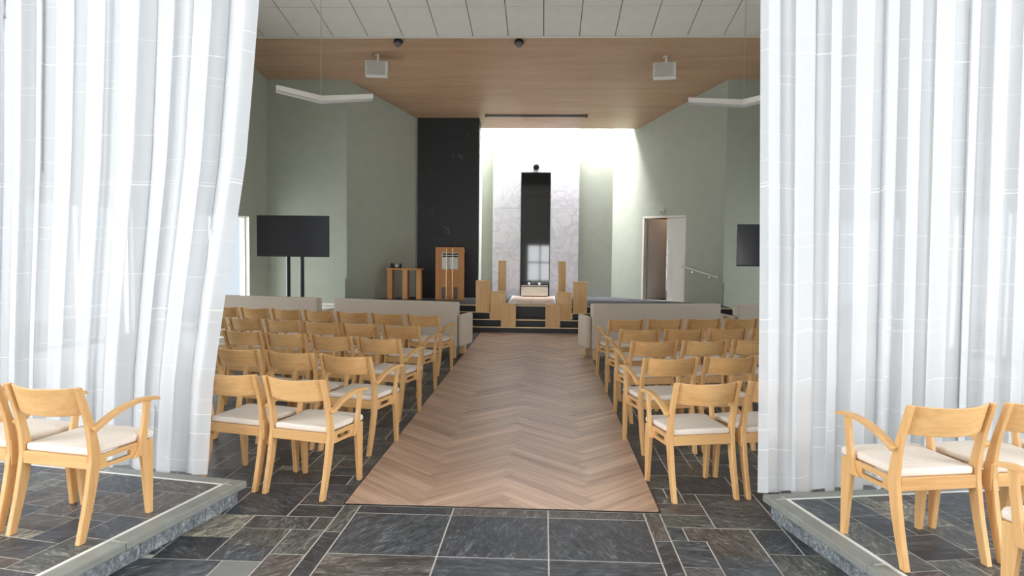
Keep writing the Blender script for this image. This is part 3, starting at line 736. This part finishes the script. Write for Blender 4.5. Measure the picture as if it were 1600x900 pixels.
# ------------------------------------------------------------------ chairs
def curve_pts(pts, n=10):
    out = []
    P = [pts[0]] + pts + [pts[-1]]
    for i in range(1, len(P)-2):
        for k in range(n):
            t = k/n; p0, p1, p2, p3 = P[i-1], P[i], P[i+1], P[i+2]
            out.append(tuple(.5*((2*p1[j]) + (-p0[j]+p2[j])*t + (2*p0[j]-5*p1[j]+4*p2[j]-p3[j])*t*t + (-p0[j]+3*p1[j]-3*p2[j]+p3[j])*t**3) for j in range(2)))
    out.append(pts[-1]); return out
def chair_meshes():
    M = {}
    back = curve_pts([(-.020, 0), (.030, .20), (.060, .36), (.068, .44), (.050, .60), (-.010, .80)], 4)
    front = curve_pts([(.022, 0), (.085, .20), (.122, .36), (.128, .44), (.092, .60), (.022, .80)], 4)
    prof = front[::1] + back[::-1]
    def post(x): return MB().prism_x(prof, x-.0145, x+.0145)
    M['rl'] = post(-.2225).mesh('rear_leg', oak_z, bevel=.003, seg=1); M['rr'] = post(.2225).mesh('rear_leg', oak_z, bevel=.003, seg=1)
    fprof = [(.448, 0), (.482, 0), (.493, .42), (.470, .425), (.430, .425), (.415, .40), (.408, .36)]
    for s, k in ((-1, 'fl'), (1, 'fr')):
        x = s*.226; M[k] = MB().prism_x(fprof, x-.0145, x+.0145).mesh('front_leg', oak_z, bevel=.003, seg=1)
        M['f'+k] = MB().box(x-.012, x+.012, .452, .478, -.0, .006).mesh('foot_glide', rubber)
    for s, k in ((-1, 'sl'), (1, 'sr')):
        x0, x1 = sorted((s*.212, s*.232)); m = MB()
        m.box(x0, x1, .10, .42, .400, .425).box(x0, x1, .10, .42, .350, .372).box(x0, x1, .10, .17, .372, .400).box(x0, x1, .33, .42, .372, .400)
        M[k] = m.mesh('side_rail', oak_y)
        ap = curve_pts([(.33, .35), (.365, .385), (.385, .44), (.412, .55), (.424, .648)], 4); ap2 = curve_pts([(.42, .345), (.428, .39), (.434, .44), (.452, .55), (.468, .648)], 4)
        y0, y1 = sorted((s*.229, s*.252)); M['p'+k] = MB().prism_x(ap2 + ap[::-1], y0, y1).mesh('arm_post', oak_z, bevel=.003, seg=1)
        c = curve_pts([(.068, .572), (.15, .612), (.25, .645), (.36, .662), (.45, .662), (.515, .652)], 5)
        up = [(v-.006, z+.011) for v, z in c]; lo = [(v+.006, z-.011) for v, z in c]
        y0, y1 = sorted((s*.232, s*.272)); M['a'+k] = MB().prism_x(lo + up[::-1], y0, y1).mesh('armrest', oak_y, bevel=.004, seg=2)
    M['rear'] = MB().box(-.208, .208, .068, .090, .362, .427).mesh('rear_rail', oak_x, bevel=.002, seg=1)
    M['front'] = MB().box(-.212, .212, .450, .472, .362, .422).mesh('front_rail', oak_x, bevel=.002, seg=1)
    # curved backrest, tilted with the posts
    n = 14; v = []; f = []
    for i in range(n+1):
        u = -.208+.416*i/n; q = 1-(u/.208)**2
        for z, y in ((.650, .055), (.797, .010)):
            zz = z - .008*q
            for dy in (0, .018): v.append((u, y-.062*q+dy, zz))
    for i in range(n):
        a, b = 4*i, 4*(i+1)
        for p, r in ((0, 1), (1, 3), (3, 2), (2, 0)): f.append((a+p, a+r, b+r, b+p))
    f += [(0, 1, 3, 2), (4*n, 4*n+2, 4*n+3, 4*n+1)]
    M['back'] = MB().add(v, f).mesh('backrest', oak_x, bevel=.003, seg=1)
    # seat pad, wider in front of the arm posts
    out = [(-.205, .083), (.205, .083), (.212, .20), (.218, .405), (.236, .435), (.238, .50), (.20, .528), (0, .535), (-.20, .528), (-.238, .50), (-.236, .435), (-.218, .405), (-.212, .20)]
    M['seat'] = MB().prism(out, .426, .468).mesh('seat_cushion', cushf, bevel=.014, seg=3)
    for p in M['seat'].polygons: p.use_smooth = True
    for s, k in ((-1, 'cl'), (1, 'cr')):
        x0, x1 = sorted((s*.237, s*.246)); M[k] = MB().box(x0, x1, .068, .118, .34, .48).mesh('linking_plate', oak_z, bevel=.003, seg=1)
    return M
CM = chair_meshes()
def chair(x, y, ang, arms, z, label, group, plate=None):
    """ang > 0: turned to face towards +x; arms: which sides carry an armrest"""
    t = tag(empty('armchair', (x, y, z), -ang), label, 'chair', group)
    for nm, k in (('seat_cushion', 'seat'), ('backrest', 'back'), ('rear_leg', 'rl'), ('rear_leg', 'rr'), ('side_rail', 'sl'), ('side_rail', 'sr'), ('rear_rail', 'rear'), ('front_rail', 'front')):
        link(nm, CM[k], t)
    for k in ('fl', 'fr'):
        l = link('front_leg', CM[k], t); link('foot_glide', CM['f'+k], l)
    for s in arms: link('armrest', CM['as'+s], t); link('arm_post', CM['ps'+s], t)
    if plate: link('linking_plate', CM['c'+plate], t)
    return t
rngc = random.Random(11)
ORD = ['beside', 'second from', 'third from', 'fourth from', 'fifth from', 'sixth from', 'seventh from']
ROWN = ['nearest row to the curtains', 'fourth row behind sofas', 'third row behind sofas', 'second row behind sofas', 'first row behind sofas']
def block(sgn, starts, counts, ang, side):
    for r, ((x, y), n) in enumerate(zip(starts, counts)):
        for c in range(n):
            px, py = x+sgn*c*.528*math.cos(ang), y+c*.528*math.sin(ang)
            j = rngc.uniform(-.012, .012)
            arms = 'lr' if c == 0 else ('l' if sgn < 0 else 'r')
            lab = 'oak chair with pale cushion, %s the runner, %s, %s' % (ORD[c], ROWN[r], side)
            chair(px, py, -sgn*ang+R(rngc.uniform(-1, 1)), arms, 0, lab, 'oak chairs in rows, '+side, None if c == 0 else ('r' if sgn < 0 else 'l'))
block(-1, [(-1.65, 4.57), (-1.60, 5.60), (-1.60, 6.74), (-1.62, 7.90), (-1.60, 9.22)], [2, 3, 4, 6, 7], R(15.5), 'lectern side')
block(1, [(1.09, 4.70), (1.04, 5.79), (1.07, 6.87), (1.07, 7.90), (1.05, 9.03)], [2, 2, 3, 4, 4], R(13.5), 'door side')
A12 = R(12)
chair(-2.552, 3.468, A12, 'lr', PZ, 'oak armchair near the edge of the lectern-side slate platform', 'oak chairs on the platforms')
chair(-2.552-.53*math.cos(A12), 3.468+.53*math.sin(A12), A12, 'l', PZ, 'oak chair linked to the armchair on the lectern-side platform', 'oak chairs on the platforms', 'r')
for c, lab in enumerate(('oak armchair near the edge of the door-side platform, by the curtain', 'oak chair linked second in line on the door-side platform', 'oak chair third in line from the edge of the door-side platform')):
    chair(1.96+c*.535*math.cos(A12), 3.456+c*.535*math.sin(A12), -A12, 'lr' if c == 0 else 'r', PZ, lab, 'oak chairs on the platforms', None if c == 0 else 'l')
chair(2.235, 2.54, -A12, 'lr', PZ, 'oak armchair in the row behind, on the door-side platform away from the curtain', 'oak chairs on the platforms')

# ------------------------------------------------------------------ sheer curtains
def interp(tab, z):
    for (a, b), (c, d) in zip(tab, tab[1:]):
        if z <= c: return b + (d-b)*max(0, (z-a))/(c-a)
    return tab[-1][1]
def curtain(sgn, edge, seed, label):
    rg = random.Random(seed); T = 5.2; nrows = 44; ncol = 760
    ph = [0]; lam = .17; a = []
    ds = T/ncol
    lams = [rg.uniform(.14, .25) for _ in range(80)]; amps = [rg.uniform(.6, 1.25) for _ in range(80)]; skew = [rg.uniform(-.6, .6) for _ in range(80)]; drift = [rg.uniform(-.5, .5) for _ in range(80)]
    cum = 0; idx = []
    for i in range(ncol+1):
        s = i*ds
        k = 0; acc = 0
        while acc+lams[k] < s: acc += lams[k]; k += 1
        idx.append((k, (s-acc)/lams[k]))
    me = bpy.data.meshes.new('curtain_cloth'); V = []; UV = []; F = []
    d = Vector((sgn*math.cos(PA), math.sin(PA), 0)); nrm = Vector((sgn*math.sin(PA), -math.cos(PA), 0))
    z0, z1 = .130, 4.53
    for j in range(nrows+1):
        q = j/nrows; z = z0+(z1-z0)*q
        ex = interp(edge, z)
        for i in range(ncol+1):
            s = i*ds; k, t = idx[i]
            am = amps[k]*(1-t)+amps[k+1]*t
            pz = 2*math.pi*(t + .10*math.sin(2*math.pi*t + 2*skew[k])) + .35*drift[k]*(q-.5)*math.sin(math.pi*t)
            off = .040*am*math.sin(pz) + .006*math.sin(2*pz+1.3*k+2*q)
            off *= (.82+.36*(1-q))
            sh = (ex-edge[0][1])*math.exp(-s/1.5)*sgn
            zz = z + (.016*math.sin(pz+.6*k)*(1-q)**8 if j < 8 else 0)
            p = Vector((edge[0][1], 0, 0)) + d*(s+sh+.14*lams[k]*math.sin(2*pz+.8*skew[k])*min(1, s/.1)) + nrm*(off-.045)
            p.y += 4.47 + (abs(edge[0][1]-(-1.915 if sgn < 0 else 1.385))*math.tan(PA)); p.z = zz
            V.append(p); UV.append((s*1.35, z))
    for j in range(nrows):
        for i in range(ncol):
            a0 = j*(ncol+1)+i; F.append((a0, a0+1, a0+ncol+2, a0+ncol+1))
    me.from_pydata(V, [], F); me.materials.append(curtm)
    uv = me.uv_layers.new(name='UVMap')
    for p in me.polygons:
        p.use_smooth = True
        for li, vi in zip(p.loop_indices, p.vertices): uv.data[li].uv = UV[vi]
    t = tag(empty('curtain', (0, 0, 0)), label, 'curtain')
    link('cloth', me, t)
    r0 = Vector((edge[-1][1], 4.47, 0)); e = r0 + d*4.9
    part('curtain_rail', MB().cyl((r0.x, r0.y+.04, 4.56), (e.x, e.y+.04, 4.56), .02), chrome, t)
    return t
curtain(-1, [(.13, -2.27), (.75, -2.214), (1.345, -2.112), (1.72, -2.038), (2.21, -1.949), (2.74, -1.89), (3.21, -1.841), (4.6, -1.80)], 5, 'white sheer curtain swept aside over the lectern-side platform')
curtain(1, [(.13, 1.392), (1.5, 1.36), (3.2, 1.31), (4.6, 1.29)], 8, 'white sheer curtain hanging straight over the door-side platform')
